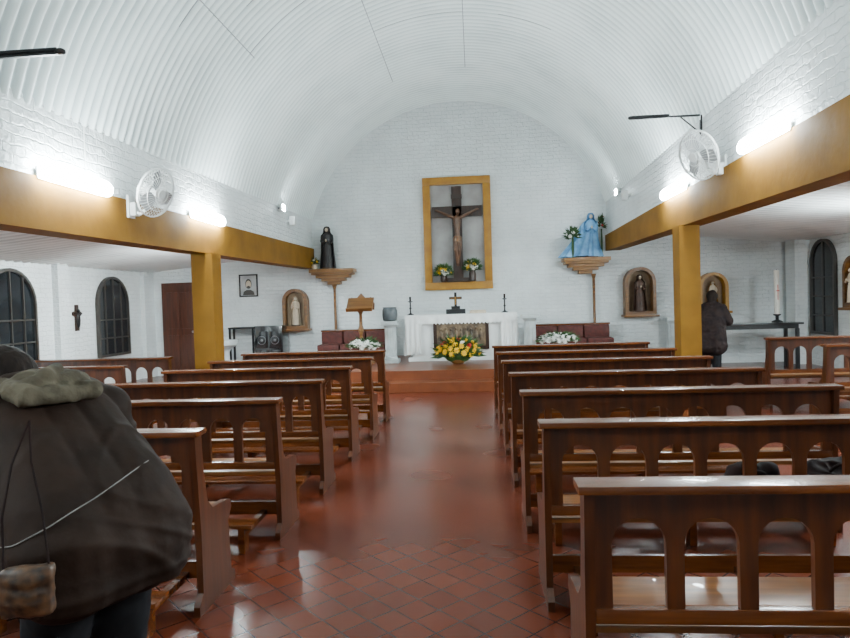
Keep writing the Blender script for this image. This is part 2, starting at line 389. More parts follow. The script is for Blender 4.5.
for loc in ((-5.85,8.0,0),(-5.85,6.9,0)): copything(LP,loc)['group']='side aisle pews'
for loc in ((3.80,8.7,0),(3.85,7.4,0)): copything(RP,loc)['group']='side aisle pews'

# ------------------------------------------------------------------ lamps
def fluo(loc,rz=0,label='lit white fluorescent batten lamp on the ochre beam',ceil=False):
    r=thing('fluorescent_lamp',loc,label,'lamp',rz,group='fluorescent lamps')
    if ceil:
        b=B(); b.box(-.02,.02,-.62,.62,-.02,.0,bev=.005)
        for y in (-.4,.4): b.cyl((0,y,0),(0,y,.08),.006)
        b.obj('housing','whitepl',r); B().cyl((0,-.6,-.06),(0,.6,-.06),.018,n=12).obj('added_glowing_tube','tube2',r)
        for y in (-.6,.6): B().box(-.02,.02,y-.012,y+.012,-.08,-.02).obj('tube_holder','whitepl',r,smooth=False)
    else:
        B().box(-.05,-.035,-.50,.50,-.05,.06,bev=.004).obj('housing','whitepl',r)
        b=B(); b.rings([[(.005+k*.045*math.cos(2*pi*i/20),y,.02+k*.082*math.sin(2*pi*i/20)) for i in range(20)] for y,k in ((-.53,.3),(-.51,.65),(-.46,.9),(-.38,1),(.38,1),(.46,.9),(.51,.65),(.53,.3))]); b.obj('glow_with_flare','tube',r)  # tube glow widened into a lens shape to suggest its flare
    return r
for y in (0.6,5.65,8.55): fluo((XL+.09,y,lt(y)+.02))
for y in (0.6,6.6,9.45): fluo((XR-.09,y,rt(y)+.04),pi)
fluo((-5.6,4.5,2.50),label='unseen fluorescent lamp added behind the beam to light the side aisle',ceil=True)
fluo((-4.3,10.2,2.64),label='unseen fluorescent lamp added behind the beam to light the side aisle',ceil=True)  # extra lamp, hidden by the beam, added to brighten the left aisle
fluo((6.05,8.9,2.60),label='unseen fluorescent lamp added behind the beam to light the side aisle',ceil=True)
fluo((5.4,5.0,2.66),label='unseen fluorescent lamp added behind the beam to light the side aisle',ceil=True)
def flood(loc,rz):
    r=thing('floodlight',loc,'small lit LED floodlight on the nave wall near the altar','lamp',rz,group='altar floodlights')
    B().box(0,.06,-.015,.015,-.015,.015).obj('bracket','greymetal',r,smooth=False)
    B().box(.06,.11,-.09,.09,-.07,.07,bev=.01).obj('housing','whitepl',r)
    B().box(.111,.116,-.075,.075,-.055,.055).obj('glowing_panel','flood',r,smooth=False)
    return r
flood((XL,12.0,3.42),0); flood((XR,13.0,3.60),pi)
for x,y,z,rz in ((XL,12.6,3.25,0),(XR,12.3,3.42,pi)):
    b=B(); b.box(0,.05,-.02,.02,-.02,.02); b.box(.05,.16,-.06,.06,-.09,.09,bev=.015); b.obj('loudspeaker','whitepl',loc=(x,y,z),rz=rz,label='small white loudspeaker fixed high on the brick wall',category='speaker',group='small loudspeakers')
def arm(loc,rz,L,label):
    r=thing('heater_bracket',loc,label,'bracket',rz,group='black metal brackets')
    b=B(); b.box(0,L,-.015,.015,-.012,.012,bev=.004); b.box(L*.45,L-.03,-.03,.03,.012,.03); b.ell((L-.02,0,.01),(.04,.03,.025),12); b.obj('horizontal_bar','black',r)
    b=B(); b.tube([(.0,0,-.24),(.26,0,-.01)],.009); b.box(0,.015,-.03,.03,-.27,.0); b.obj('brace','black',r)
arm((XL,4.3,3.36),0,.88,'black metal bracket reaching out from the brick wall')
arm((XR,8.5,3.82),pi,.90,'black metal bracket with diagonal brace high on wall')
def fan(loc,rz,tilt,label,R=.28):
    r=thing('caged_fan',loc,label,'fan',rz,group='caged fans')
    b=B(); b.box(0,.03,-.06,.06,-.22,.02,bev=.008); b.tube([(.02,0,-.14),(.12,0,-.18),(.20,0,-.12),(.22,0,-.02)],.018); b.box(.01,.09,-.045,.045,-.20,-.06,bev=.01); b.obj('bracket','whitepl',r)
    T=Matrix.Translation((.24,0,.06))@Matrix.Rotation(tilt,4,'Z')@Matrix.Rotation(math.radians(20),4,'Y')@Matrix.Scale(R/.28,4)
    R=.28
    def part(b,name,m):
        bmesh.ops.transform(b.bm,matrix=T,verts=b.bm.verts[:]); b.obj(name,m,r)
    b=B(); b.rings([[(x,rr*math.cos(2*pi*i/18),rr*math.sin(2*pi*i/18)) for i in range(18)] for x,rr in ((-.14,.03),(-.13,.07),(-.02,.085),(.03,.055))]); part(b,'motor_housing','whitepl')
    b=B()
    for rr,x in ((R,.09),(R,.075),(.2,.145),(.2,.035),(.1,.165),(.11,.02)):
        b.tube([(x,rr*math.cos(2*pi*i/32),rr*math.sin(2*pi*i/32)) for i in range(32)],.004 if rr<R else .008,6,closed=True)
    for i in range(40):
        a=2*pi*i/40; c,s_=math.cos(a),math.sin(a)
        b.tube([(.168,.05*c,.05*s_),(.16,.12*c,.12*s_),(.135,.22*c,.22*s_),(.09,R*c,R*s_)],.0024,4)
        b.tube([(.02,.06*c,.06*s_),(.02,.12*c,.12*s_),(.045,.22*c,.22*s_),(.08,R*c,R*s_)],.0024,4)
    b.rings([[(x,rr*math.cos(2*pi*i/18),rr*math.sin(2*pi*i/18)) for i in range(18)] for x,rr in ((.16,.055),(.172,.05))]); part(b,'cage','whitepl')
    for k in range(3):
        b=B(); ps=[]
        for j in range(9):
            rr=.045+.2*j/8; w=.03+.075*math.sin(pi*min(1,(j+1)/8)*.75); tw=.035
            ps.append([Vector((.09+tw*.5,-w*.6,rr)),Vector((.09-tw*.5,w,rr))])
        L=[[b.bm.verts.new(p) for p in q] for q in ps]
        for a,c in zip(L,L[1:]): b._f([a[0],a[1],c[1],c[0]],0)
        bmesh.ops.transform(b.bm,matrix=Matrix.Rotation(2*pi*k/3+.4,4,'X'),verts=b.bm.verts[:])
        part(b,'blade','greymetal')
    b=B(); b.rings([[(x,rr*math.cos(2*pi*i/14),rr*math.sin(2*pi*i/14)) for i in range(14)] for x,rr in ((.04,.05),(.12,.045),(.13,.02))]); part(b,'hub','whitepl')
fan((XL+.04,6.6,2.76),0,-.22,'white caged wall fan mounted above the ochre beam',.26)
fan((XR,7.75,3.12),pi,.42,'white caged wall fan mounted above the ochre beam',.29)
b=B(); b.tube([(XL+.01,5.9,2.80),(XL+.01,5.9,3.40)],.006,6); b.obj('cable','whitepl',label='thin white power cable on the brick wall',category='cable')
# ------------------------------------------------------------------ altar
AX=-.30; PF=.34
r=thing('altar',(AX,13.35,PF),'white altar draped with a cloth and a dark relief panel','altar')
b=B(); b.box(-1.0,1.0,-.38,.38,0,.84); b.box(-1.08,-1.0,-.42,.42,0,.08); b.box(1.0,1.08,-.42,.42,0,.08); b.box(-1.0,1.0,-.42,-.38,0,.06); b.obj('altar_body','cloth',r)
b=B()
b.box(-1.13,1.13,-.46,.46,.88,.94,bev=.01)
def skirt(b,path,z0,z1,amp,fr,lace=0):
    rows=[]
    for k in range(5):
        f=k/4; rows.append([(p[0]+p[2]*amp*f*math.sin(i*fr),p[1]+p[3]*amp*f*math.sin(i*fr+1),z1+(z0-z1)*f-(lace*abs(math.sin(i*.8)) if k==4 else 0)) for i,p in enumerate(path)])
    V=[[b.bm.verts.new(q) for q in rr] for rr in rows]
    for a,c in zip(V,V[1:]):
        for i in range(len(a)-1): b._f([a[i],a[i+1],c[i+1],c[i]],0)
skirt(b,[(-1.13+2.26*i/120,-.465,0,-1) for i in range(121)],.78,.92,.018,.5,.04)
for s in (-1,1):
    skirt(b,[(s*(1.13),-.465+.93*i/40,s,0) for i in range(41)],.12,.92,.04,.8)
    skirt(b,[(s*(.80+.33*i/24),-.467,0,-1) for i in range(25)],.15,.92,.03,.9)
b.obj('altar_cloth','cloth',r)
b=B(); b.box(-.56,.56,-.445,-.38,.22,.80); b.obj('panel_frame','crosswood',r,smooth=False)
b=B(); b.box(-.49,.49,-.455,-.44,.29,.74)
for i in range(9):
    x=-.40+.10*i; b.ell((x,-.46,.50+.02*(i%2)),(.038,.025,.10),10); b.ell((x,-.47,.63+.02*(i%2)),(.025,.02,.03),8)
b.obj('relief_panel','relief',r)
TOP=PF+.94
def candlestick(x,y):
    r=thing('candlestick',(x,y,TOP),'black metal candlestick standing on the altar','candlestick',group='altar candlesticks')
    B().lathe([(.07,0),(.07,.012),(.03,.03),(.015,.05),(.015,.12),(.028,.14),(.015,.16),(.015,.26),(.05,.275),(.05,.285),(.02,.29)]).obj('stand','black',r)
    B().cyl((0,0,.285),(0,0,.38),.02).obj('candle','darkbag',r)
candlestick(-1.34,13.2); candlestick(.60,13.2)
r=thing('altar_crucifix',(-.40,13.15,TOP),'small dark crucifix on a wide base on the altar','crucifix')
b=B(); b.box(-.2,.2,-.05,.05,0,.10,bev=.008); b.box(-.09,.09,-.04,.04,.10,.16); b.box(-.025,.025,-.012,.012,.16,.44); b.box(-.13,.13,-.012,.012,.30,.35); b.obj('cross','black',r)
b=B(); b.caps((0,-.02,.20),(0,-.025,.30),.012,.016,8); b.ell((0,-.028,.34),.016,8); b.caps((-.1,-.02,.325),(.1,-.02,.325),.007,.007,8); b.obj('corpus','gold',r)
b=B(); b.box(-.17,.17,-.12,.12,0,.05,bev=.01); b.box(-.15,.0,-.11,.11,.05,.065); b.box(0,.15,-.11,.11,.05,.065); b.obj('missal_book','ivory',loc=(.05,13.3,TOP),label='open book lying on the altar cloth',category='book')
# flowers
def blossom(name,m,R):
    b=B()
    for ring,(n,l,up) in enumerate(((10,1.,.15),(8,.75,.5),(6,.45,.8))):
        for i in range(n):
            a=2*pi*i/n+ring*.3; d=Vector((math.cos(a),math.sin(a),0)); u=Vector((0,0,1)); s=Vector((-d.y,d.x,0))
            p=[Vector((0,0,.0)),d*R*l*.6+u*R*up*.4+s*R*.22,d*R*l+u*R*up*.8,d*R*l*.6+u*R*up*.4-s*R*.22]
            b._f([b.bm.verts.new(q) for q in p],0)
    b.ell((0,0,R*.35),R*.3,8)
    return b.obj(name,m,smooth=False)
def leaves(b,n,c,rad,up,ln,seed):
    rnd=random.Random(seed)
    for i in range(n):
        th=rnd.uniform(0,2*pi); ph=rnd.uniform(-.2,1.3); d=Vector((math.cos(th)*math.cos(ph)*rad[0],math.sin(th)*math.cos(ph)*rad[1],math.sin(ph)*rad[2]))*rnd.uniform(.6,1.05)
        p=Vector(c)+d*.95; dn=d.normalized(); s=dn.cross(Vector((rnd.random(),rnd.random(),rnd.random()))).normalized()*ln*.22
        q=[Vector(c)+d*.45,p+s,p+dn*ln,p-s]
        b._f([b.bm.verts.new(v) for v in q],0)
def arrangement(loc,rad,cols,n,R,label,vase=True,seed=1,h=.2,vm='ivory',vw=1,core=.7,lf=2.2,nl=220):
    r=thing('flower_arrangement',loc,label,'flowers')
    B().lathe([(.09*vw,0),(.12*vw,.02),(.13*vw,h*.6),(.10*vw,h*.9),(.12*vw,h),(.10*vw,h)],n=18).obj('vase',vm,r)
    b=B(); leaves(b,nl,(0,0,h+rad[2]*.25),rad,1,R*lf,seed); b.ell((0,0,h+rad[2]*.3),(rad[0]*core,rad[1]*core,rad[2]*core),12)
    b.obj('foliage','leaf',r,smooth=False,kind='stuff')
    rnd=random.Random(seed); protos={}
    for i in range(n):
        m=cols[rnd.randrange(len(cols))]
        k=(i+.5)/n; z=1-k*1.1; th=i*2.399; rr=math.sqrt(max(0,1-z*z)); d=Vector((rr*math.cos(th),rr*math.sin(th),z))
        pos=Vector((d.x*rad[0],d.y*rad[1],d.z*rad[2]+h+rad[2]*.3))*rnd.uniform(.95,1.02)
        if m not in protos:
            o=blossom('blossom',m,R); protos[m]=o
        else: o=protos[m].copy(); COL.objects.link(o)
        o.parent=r; o.location=pos; o.rotation_euler=d.to_track_quat('Z','Y').to_euler()
    return r
arrangement((-.36,12.30,PF),(.42,.24,.27),['yellow']*5+['whitepet','redpet'],54,.068,'large arrangement of yellow chrysanthemums in front of the altar',seed=5,h=.12,vm='goldwood',lf=2.6)
arrangement((-2.12,12.0,PF),(.27,.2,.10),['whitepet'],40,.065,'low arrangement of white flowers beside the lectern',seed=4,h=.38)
arrangement((1.55,12.3,PF),(.34,.2,.10),['whitepet'],48,.065,'low arrangement of white flowers beside the red bench',seed=5,h=.38)
def pedestal(x,y,z,h,label):
    b=B(); b.box(-.17,.17,-.17,.17,0,.08,bev=.01); b.lathe([(.14,.08),(.14,.11),(.11,.14),(.105,h-.14),(.13,h-.11),(.14,h-.08)],n=20); b.box(-.17,.17,-.17,.17,h-.08,h,bev=.01)
    for i in range(14):
        a=2*pi*i/14; b.cyl((.108*math.cos(a),.108*math.sin(a),.14),(.104*math.cos(a),.104*math.sin(a),h-.14),.012,n=6)
    return b.obj('pedestal','marble',loc=(x,y,z),label=label,category='pedestal',group='marble pedestals')
pedestal(-1.72,12.8,PF,.84,'pale fluted column pedestal holding a dark vase')
pedestal(1.06,12.75,PF,.90,'pale fluted column pedestal beside the altar')
pedestal(4.25,14.2,0,1.05,'slim white column pedestal against the aisle wall')
B().lathe([(.09,0),(.14,.02),(.155,.12),(.15,.22),(.13,.26),(.14,.28),(.10,.28)],n=20).obj('vase','bluegrey',loc=(-1.72,12.8,PF+.84),label='dull grey vessel standing on the pedestal',category='vase')
# lectern
r=thing('lectern',(-2.28,12.6,PF),'carved golden-brown wooden lectern on a slender column','lectern')
b=B(); b.box(-.24,.24,-.2,.2,0,.05,bev=.01); b.box(-.16,.16,-.14,.14,.05,.10,bev=.01); b.obj('base','goldwood',r)
B().lathe([(.06,.10),(.035,.16),(.05,.25),(.03,.32),(.035,.6),(.06,.7),(.035,.78),(.03,1.0),(.07,1.08)],n=16).obj('column','goldwood',r)
b=B(); m=Matrix.Translation((0,0,1.20))@Matrix.Rotation(math.radians(38),4,'X'); b.box(-.26,.26,-.19,.19,-.02,.02,bev=.008,mtx=m); b.box(-.26,.26,-.21,-.19,-.02,.06,mtx=m)
b.prism([(-.26,1.08),(.26,1.08),(.27,1.2),(.2,1.34),(.1,1.31),(0,1.42),(-.1,1.31),(-.2,1.34),(-.27,1.2)],.12,.15,'xz'); b.obj('book_rest','goldwood',r)
# red benches
def bench(x,w,label):
    r=thing('cushioned_bench',(x,13.90,PF),label,'bench',group='sanctuary benches')
    b=B(); b.box(0,w,-.3,.3,0,.22,bev=.01); b.box(0,w,.26,.34,.22,.62); b.box(-.02,w+.02,.22,.36,.60,.64,bev=.01); b.obj('frame','pew',r)
    n=3; ww=w/n
    for i in range(n):
        B().box(i*ww+.01,(i+1)*ww-.01,-.31,.22,.22,.34,bev=.04).obj('seat_cushion','redcloth',r)
        b=B(); b.box(i*ww+.01,(i+1)*ww-.01,.12,.26,.33,.60,bev=.045); b.obj('back_cushion','redcloth',r)
bench(-3.45,1.5,'dark red cushioned bench against the white back wall'); bench(1.2,1.68,'dark red cushioned bench against the white back wall')
# ------------------------------------------------------------------ statues
def rx(rings,n=20,b=None,mi=0):
    b=b or B(); b.rings([[(cx+r1*math.cos(2*pi*i/n),cy+r2*math.sin(2*pi*i/n),z) for i in range(n)] for cx,cy,z,r1,r2 in rings],mi); return b
def statue(loc,h,robe,mantle,label,rz=0,face='ivory',sp=0,lean=0):
    r=thing('statue',loc,label,'statue',rz)
    s=h/1.0
    b=B(); b.lathe([(.15*s,0),(.15*s,.03*s),(.13*s,.04*s)],n=20); b.obj('plinth','brownrobe',r)
    b=B(); R=[(0,0,.04,.13,.11),(0,0,.12,.12,.10),(0,.0,.35,.105,.09),(0,0,.5,.095,.08),(0,0,.60,.085,.07),(0,0,.70,.105,.075),(0,0,.78,.115,.075),(0,0,.83,.09,.06),(0,0,.855,.04,.04),(0,0,.87,.033,.034),(0,-.005,.89,.045,.05),(0,-.008,.925,.055,.062),(0,-.005,.965,.05,.058),(0,0,.99,.03,.035),(0,0,1.0,.005,.005)]
    rx([((a-lean*max(0,.8-z)*.8)*s,c*s,z*s,p*s*(1+sp*.5*max(0,.8-z)),q*s) for a,c,z,p,q in R],22,b)
    for q in (-1,1):
        b.tube([(q*.10*s,0,.77*s),(q*.125*s,-.03*s,.66*s),(q*.09*s,-.10*s,.60*s),(q*.02*s,-.13*s,.66*s)],[.038*s,.036*s,.032*s,.018*s],10)
    if not sp:
        for i in range(9):
            a=-pi/2+(i-4)*.35; b.tube([(.105*s*math.cos(a)*1.1,.09*s*math.sin(a)*1.1,.06*s),(.09*s*math.cos(a),.075*s*math.sin(a),.52*s)],.012*s,6)
    b.obj('robed_body',robe,r)
    b=B(); b.ell((0,-.048*s,.925*s),(.038*s,.038*s,.05*s),14); b.ell((0,-.087*s,.92*s),(.008*s,.01*s,.014*s),8); b.ell((0,-.14*s,.67*s),(.02*s,.02*s,.035*s),10); b.obj('face_and_hands',face,r)
    b=B(); n=60; rows=[]
    ov=.35 if not sp else 1.28
    for z,r1,r2 in ((.02,.19,.155),(.1,.18,.15),(.2,.17,.145),(.3,.16,.14),(.4,.15,.13),(.5,.147,.122),(.6,.145,.115),(.72,.15,.11),(.80,.14,.10),(.85,.09,.085),(.9,.075,.08),(.95,.075,.08),(1.0,.05,.05),(1.012,.01,.01)):
        q=max(0,.85-z); k=1+sp*q*1.0; k2=1+sp*.2*q
        o_=.35+(ov-.35)*min(1,max(0,(.86-z)/.25))
        am=.008+.022*sp*q
        rows.append([b.bm.verts.new(((r1*k+am*math.sin(i*1.05+z*2))*s*math.cos(-o_+(pi+2*o_)*i/n)-lean*q*s,(r2*k2+.4*am*math.sin(i*1.05+z*2))*s*math.sin(-o_+(pi+2*o_)*i/n),z*s)) for i in range(n+1)])
    for a,c in zip(rows,rows[1:]):
        for i in range(n): b._f([a[i],a[i+1],c[i+1],c[i]],0)
    b.obj('mantle',mantle,r)
    return r
def corbel(x,z,label):
    b=B()
    for k,(w,d,z0,z1) in enumerate(((.5,.34,-.08,0),(.46,.31,-.13,-.08),(.38,.25,-.20,-.13),(.27,.2,-.27,-.20),(.15,.14,-.345,-.27))):
        b.box(-w,w,-d*1.3,.0,z0,z1,bev=.006)
    b.obj('statue_corbel','corbelwood',loc=(x,Y1,z),label=label,category='shelf',group='statue corbels')
corbel(-3.18,2.35,'stepped golden-brown wooden corbel holding a dark statue'); corbel(2.44,2.40,'stepped golden-brown wooden corbel holding a blue cloaked statue')
statue((-3.28,14.24,2.35),.95,'darkrobe','darkrobe','statue in a dark habit standing on the corbel')
statue((2.56,14.24,2.40),.96,'blue','blue','statue of a woman in a wide pale blue cloak on corbel',sp=1.9,lean=.30)
for x in (-3.18,2.62):
    z=2.0 if x<0 else 2.05
    b=B(); b.lathe([(.08,0),(.08,.03),(.035,.08),(.03,.5),(.045,.55),(.03,.6),(.03,z-PF-.1),(.06,z-PF)],n=14); b.obj('support_post','goldwood',loc=(x,14.38,PF),label='slender turned wooden post under the corbel',category='post',group='corbel posts')
arrangement((2.14,14.10,2.40),(.13,.1,.15),['yellow','whitepet','whitepet'],8,.05,'tall vase of leafy flowers beside the blue statue',seed=8,h=.42,vm='leaf',vw=.22,core=.3,lf=2.4,nl=90)
arrangement((2.80,14.3,2.40),(.07,.07,.24),['redpet'],3,.03,'tall leafy plant vase beside the blue statue',seed=9,h=.62,vm='leaf',vw=.15,core=.1,lf=3,nl=50)
arrangement((-3.58,14.2,2.35),(.08,.08,.09),['yellow','whitepet'],8,.035,'small vase of flowers beside the dark statue',seed=10,h=.12,vm='ivory',vw=.5,core=.3,nl=60)
# ------------------------------------------------------------------ large crucifix panel
r=thing('crucifix_shrine_frame',(-.35,Y1,1.80),'tall gold frame with dark panel on the back wall','frame')
b=B(); w,h,t=.76,2.52,.17
b.box(-w,w,-.12,0,0,t,bev=.01); b.box(-w,w,-.12,0,h-t,h,bev=.01); b.box(-w,-w+t,-.12,0,t,h-t,bev=.01); b.box(w-t,w,-.12,0,t,h-t,bev=.01); b.obj('frame','gold',r)
B().box(-w+t,w-t,-.03,0,t,h-t).obj('back_panel','panel',r,smooth=False)
r=thing('crucifix',(-.35,Y1-.03,1.98),'large dark wooden crucifix with the figure of Christ','crucifix')
b=B(); b.box(-.11,.11,-.12,-.04,.02,2.12,bev=.01); b.box(-.56,.56,-.12,-.04,1.44,1.68,bev=.01); b.box(-.12,.12,-.13,-.12,1.84,1.94); b.box(-.3,.3,-.16,0,0,.08); b.obj('cross','crosswood',r)
b=B(); y=-.19
b.caps((0,y,.98),(0,y-.01,1.2),.066,.058); b.caps((0,y-.01,1.2),(0,y,1.38),.068,.085); b.caps((0,y,1.4),(.01,y-.02,1.49),.028,.028); b.ell((.02,y-.04,1.54),(.048,.058,.07))
for q in (-1,1):
    b.caps((q*.09,y,1.42),(q*.26,y,1.50),.038,.031); b.caps((q*.26,y,1.50),(q*.43,y+.03,1.58),.03,.023); b.ell((q*.46,y+.035,1.59),(.038,.018,.026))
    b.caps((q*.048,y,.95),(q*.045,y-.06,.68),.055,.04); b.caps((q*.045,y-.06,.68),(q*.015,y+.02,.40),.038,.025); b.ell((q*.015,y-.02,.36),(.024,.05,.026))
finish(blob(b,.011,3),'corpus',['corpus'],r)
b=B(); b.lathe([(.085,.86),(.09,.91),(.076,1.0),(.07,1.0)],c=(0,y,0),n=18); b.obj('loincloth','goldwood',r)
arrangement((-.68,Y1-.22,1.97),(.14,.1,.14),['whitepet','whitepet','yellow'],24,.06,'white and yellow flowers in the crucifix frame',seed=11,h=.16,vm='crosswood',vw=.6)
arrangement((-.04,Y1-.22,1.97),(.14,.1,.14),['whitepet','yellow'],24,.06,'white and yellow flowers in the crucifix frame',seed=12,h=.26,vm='crosswood',vw=.6)
# ------------------------------------------------------------------ aisle furnishings
def niche(loc,w,h,label,rz=0,frame='goldwood',d=.2):
    r=thing('arched_niche',loc,label,'niche',rz,group='arched niches')
    B().archring(w,h,.07,-d,0).obj('arched_frame',frame,r)
    B().prism(arch(w-.05,h-.05,14,.02),-.02,-.002,'xz').obj('back_panel','niche',r,smooth=False)
    B().box(-w/2-.05,w/2+.05,-d-.06,0,-.05,.0,bev=.01).obj('sill',frame,r)
niche((-4.10,Y1,1.02),.58,.92,'arched golden niche with a pale statue inside'); statue((-4.10,Y1-.14,1.09),.66,'ivory','ivory','small pale statue standing inside the arched niche')
niche((3.60,Y1,1.12),.66,1.04,'arched brown niche with a brown robed statue',d=.24); statue((3.60,Y1-.15,1.19),.80,'brownrobe','brownrobe','brown robed statue standing inside the arched niche',face='ivory')
niche((5.15,Y1,1.15),.62,.84,'arched golden niche with a small pale statue',frame='gold',d=.22); statue((5.15,Y1-.15,1.22),.58,'ivory','gold','small pale statue in a golden mantle inside the niche')
niche((OR,12.2,1.2),.56,.95,'arched niche on the side wall next to the window',rz=-pi/2,d=.14); statue((OR-.13,12.2,1.27),.66,'ivory','brownrobe','statue in a brown mantle inside the side wall niche',rz=-pi/2)
# portrait
r=thing('framed_portrait',(-5.22,Y1,1.79),'black framed grey portrait photograph of a bearded man','picture')
b=B(); 
for x0,x1,z0,z1 in ((-.22,.22,0,.03),(-.22,.22,.49,.52),(-.22,-.19,.03,.49),(.19,.22,.03,.49)): b.box(x0,x1,-.035,0,z0,z1)
b.obj('frame','black',r,smooth=False)
b=B(); b.box(-.19,.19,-.02,0,.03,.49,0); b.prism([(-.14,.04),(.14,.04),(.12,.12),(.05,.16),(-.05,.16),(-.12,.12)],-.022,-.02,'xz',1)
b.prism([(.075*math.cos(2*pi*i/20),.30+.115*math.sin(2*pi*i/20)) for i in range(20)],-.023,-.02,'xz',1); b.prism([(.062*math.cos(2*pi*i/20),.285+.09*math.sin(2*pi*i/20)) for i in range(20)],-.025,-.02,'xz',2); b.prism([(.04*math.cos(2*pi*i/14),.225+.03*math.sin(2*pi*i/14)) for i in range(14)],-.027,-.02,'xz',1); b.obj('photograph',['photo','frame','ivory'],r,smooth=False)
# black cabinet
r=thing('black_cabinet',(-4.62,14.2,0),'glossy black audio cabinet standing against the wall','cabinet')
B().box(-.32,.32,-.25,.25,0,1.12,bev=.01).obj('body','blackgloss',r)
for i,(x,z) in enumerate(((-.15,.62),(.15,.62),(-.15,.2),(.15,.2))):
    b=B(); b.box(x-.13,x+.13,-.262,-.25,z,z+.38,bev=.004)
    b.obj('panel','blackgloss',r)
for x in (-.15,.15):
    b=B(); b.tube([(x+.09*math.cos(2*pi*i/24),-.268,.80+.09*math.sin(2*pi*i/24)) for i in range(24)],.004,6,closed=True); b.ell((x,-.262,.80),(.03,.012,.03),12); b.obj('speaker_ring','greymetal',r)
b=B(); b.box(-.3,.3,-.16,.16,1.06,1.10,bev=.005)
for x in (-.27,.27):
    for y in (-.13,.13): b.box(x-.02,x+.02,y-.02,y+.02,0,1.06)
b.obj('side_table','black',loc=(-5.3,14.25,0),label='narrow black side table against the white wall',category='table')
b=B(); b.lathe([(.2,0),(.2,.05),(.09,.12),(.08,.6),(.12,.68),(.27,.76),(.28,.86),(.24,.86),(.22,.80),(.0,.78)],n=24); b.obj('baptismal_font','marble',loc=(-5.35,13.3,0),label='white stone baptismal font on a round foot',category='font')
# small dark cross-shaped figure on the side wall
r=thing('wall_crucifix',(OL,11.66,1.20),'small dark crucifix figure hanging on the side wall','crucifix',rz=0)
b=B(); b.prism([(-.05,0),(.05,0),(.055,.27),(.13,.30),(.13,.36),(.05,.38),(.04,.5),(-.04,.5),(-.05,.38),(-.13,.36),(-.13,.30),(-.055,.27)],0,.03,'yz'); b.obj('board','crosswood',r); b=B(); b.ell((.045,0,.20),(.03,.055,.15),10); b.ell((.05,0,.38),(.03,.035,.04),8); b.caps((.045,-.10,.33),(.045,.10,.33),.018,.018,8); b.obj('figure','black',r)
# black table + candle
r=thing('long_table',(5.52,13.35,0),'long black table standing against the aisle wall','table')
B().box(-.88,.88,-.3,.3,.88,.92,bev=.006).obj('top','blackgloss',r); B().box(-.8,.8,-.26,.26,.80,.88).obj('apron','black',r,smooth=False)
for x in (-.78,.78):
    for y in (-.24,.24): B().box(x-.03,x+.03,y-.03,y+.03,0,.80).obj('leg','black',r,smooth=False)
r=thing('paschal_candle',(6.03,13.35,.92),'tall white paschal candle on a dark stand on table','candle')
B().lathe([(.1,0),(.1,.02),(.03,.05),(.03,.12),(.07,.14),(.07,.16)],n=18).obj('stand','black',r)
b=B(); b.cyl((0,0,.16),(0,0,1.04),.05,n=18,mi=0); b.box(-.006,.006,-.055,-.045,.45,.75,1); b.box(-.03,.03,-.055,-.044,.62,.635,1); b.cyl((0,0,1.04),(0,0,1.06),.004,n=6,mi=2); b.obj('candle',['wax','redpet','black'],r)
# ------------------------------------------------------------------ dark bags on the pew seat
def bag(loc,w,h,label,rz=0,sd=0):
    r=thing('handbag',loc,label,'bag',rz,group='bags on the pew')
    b=B(); b.box(-w*.46,w*.46,-.09,.09,.0,h*.62,bev=.04); b.caps((-w*.30,0,h*.62),(w*.28,0,h*.68),.06,.05)
    finish(blob(b,.012,4,.025,7,sd),'bag_body',['darkbag'],r)
    b=B(); b.tube([(w*.22*math.cos(pi*i/12),-.07,h*.55+h*.25*math.sin(pi*i/12)) for i in range(13)],.008,8); b.obj('handle','darkbag',r)
bag((1.40,3.41,.446),.26,.24,'dark leather handbag lying on the pew seat'); bag((1.80,3.41,.446),.36,.28,'bulky dark bag with loop handle on pew seat',.2,5)

# ------------------------------------------------------------------ people
def hand(b,w,d,side,s=1.0):
    w=Vector(w); d=Vector(d).normalized(); side=Vector(side); side=(side-d*side.dot(d)).normalized(); n=d.cross(side)
    for k in (-1,0,1): b.caps(w+side*k*.016*s,w+d*.085*s+side*k*.026*s,.014*s,.014*s,8)
    for k,(o,l) in enumerate(((-.036,.065),(-.012,.078),(.012,.073),(.035,.055))):
        p=w+d*.085*s+side*o*s; q=p+(d+n*.35)*l*.55*s; e=q+(d*.6+n*.9)*l*.45*s
        b.caps(p,q,.0095*s,.009*s,8); b.caps(q,e,.009*s,.008*s,8)
    p=w+d*.02*s-side*.03*s; q=p+(d*.7-side*.6+n*.3)*.045*s; b.caps(p,q,.012*s,.010*s,8); b.caps(q,q+(d+n*.4)*.03*s,.010*s,.008*s,8)
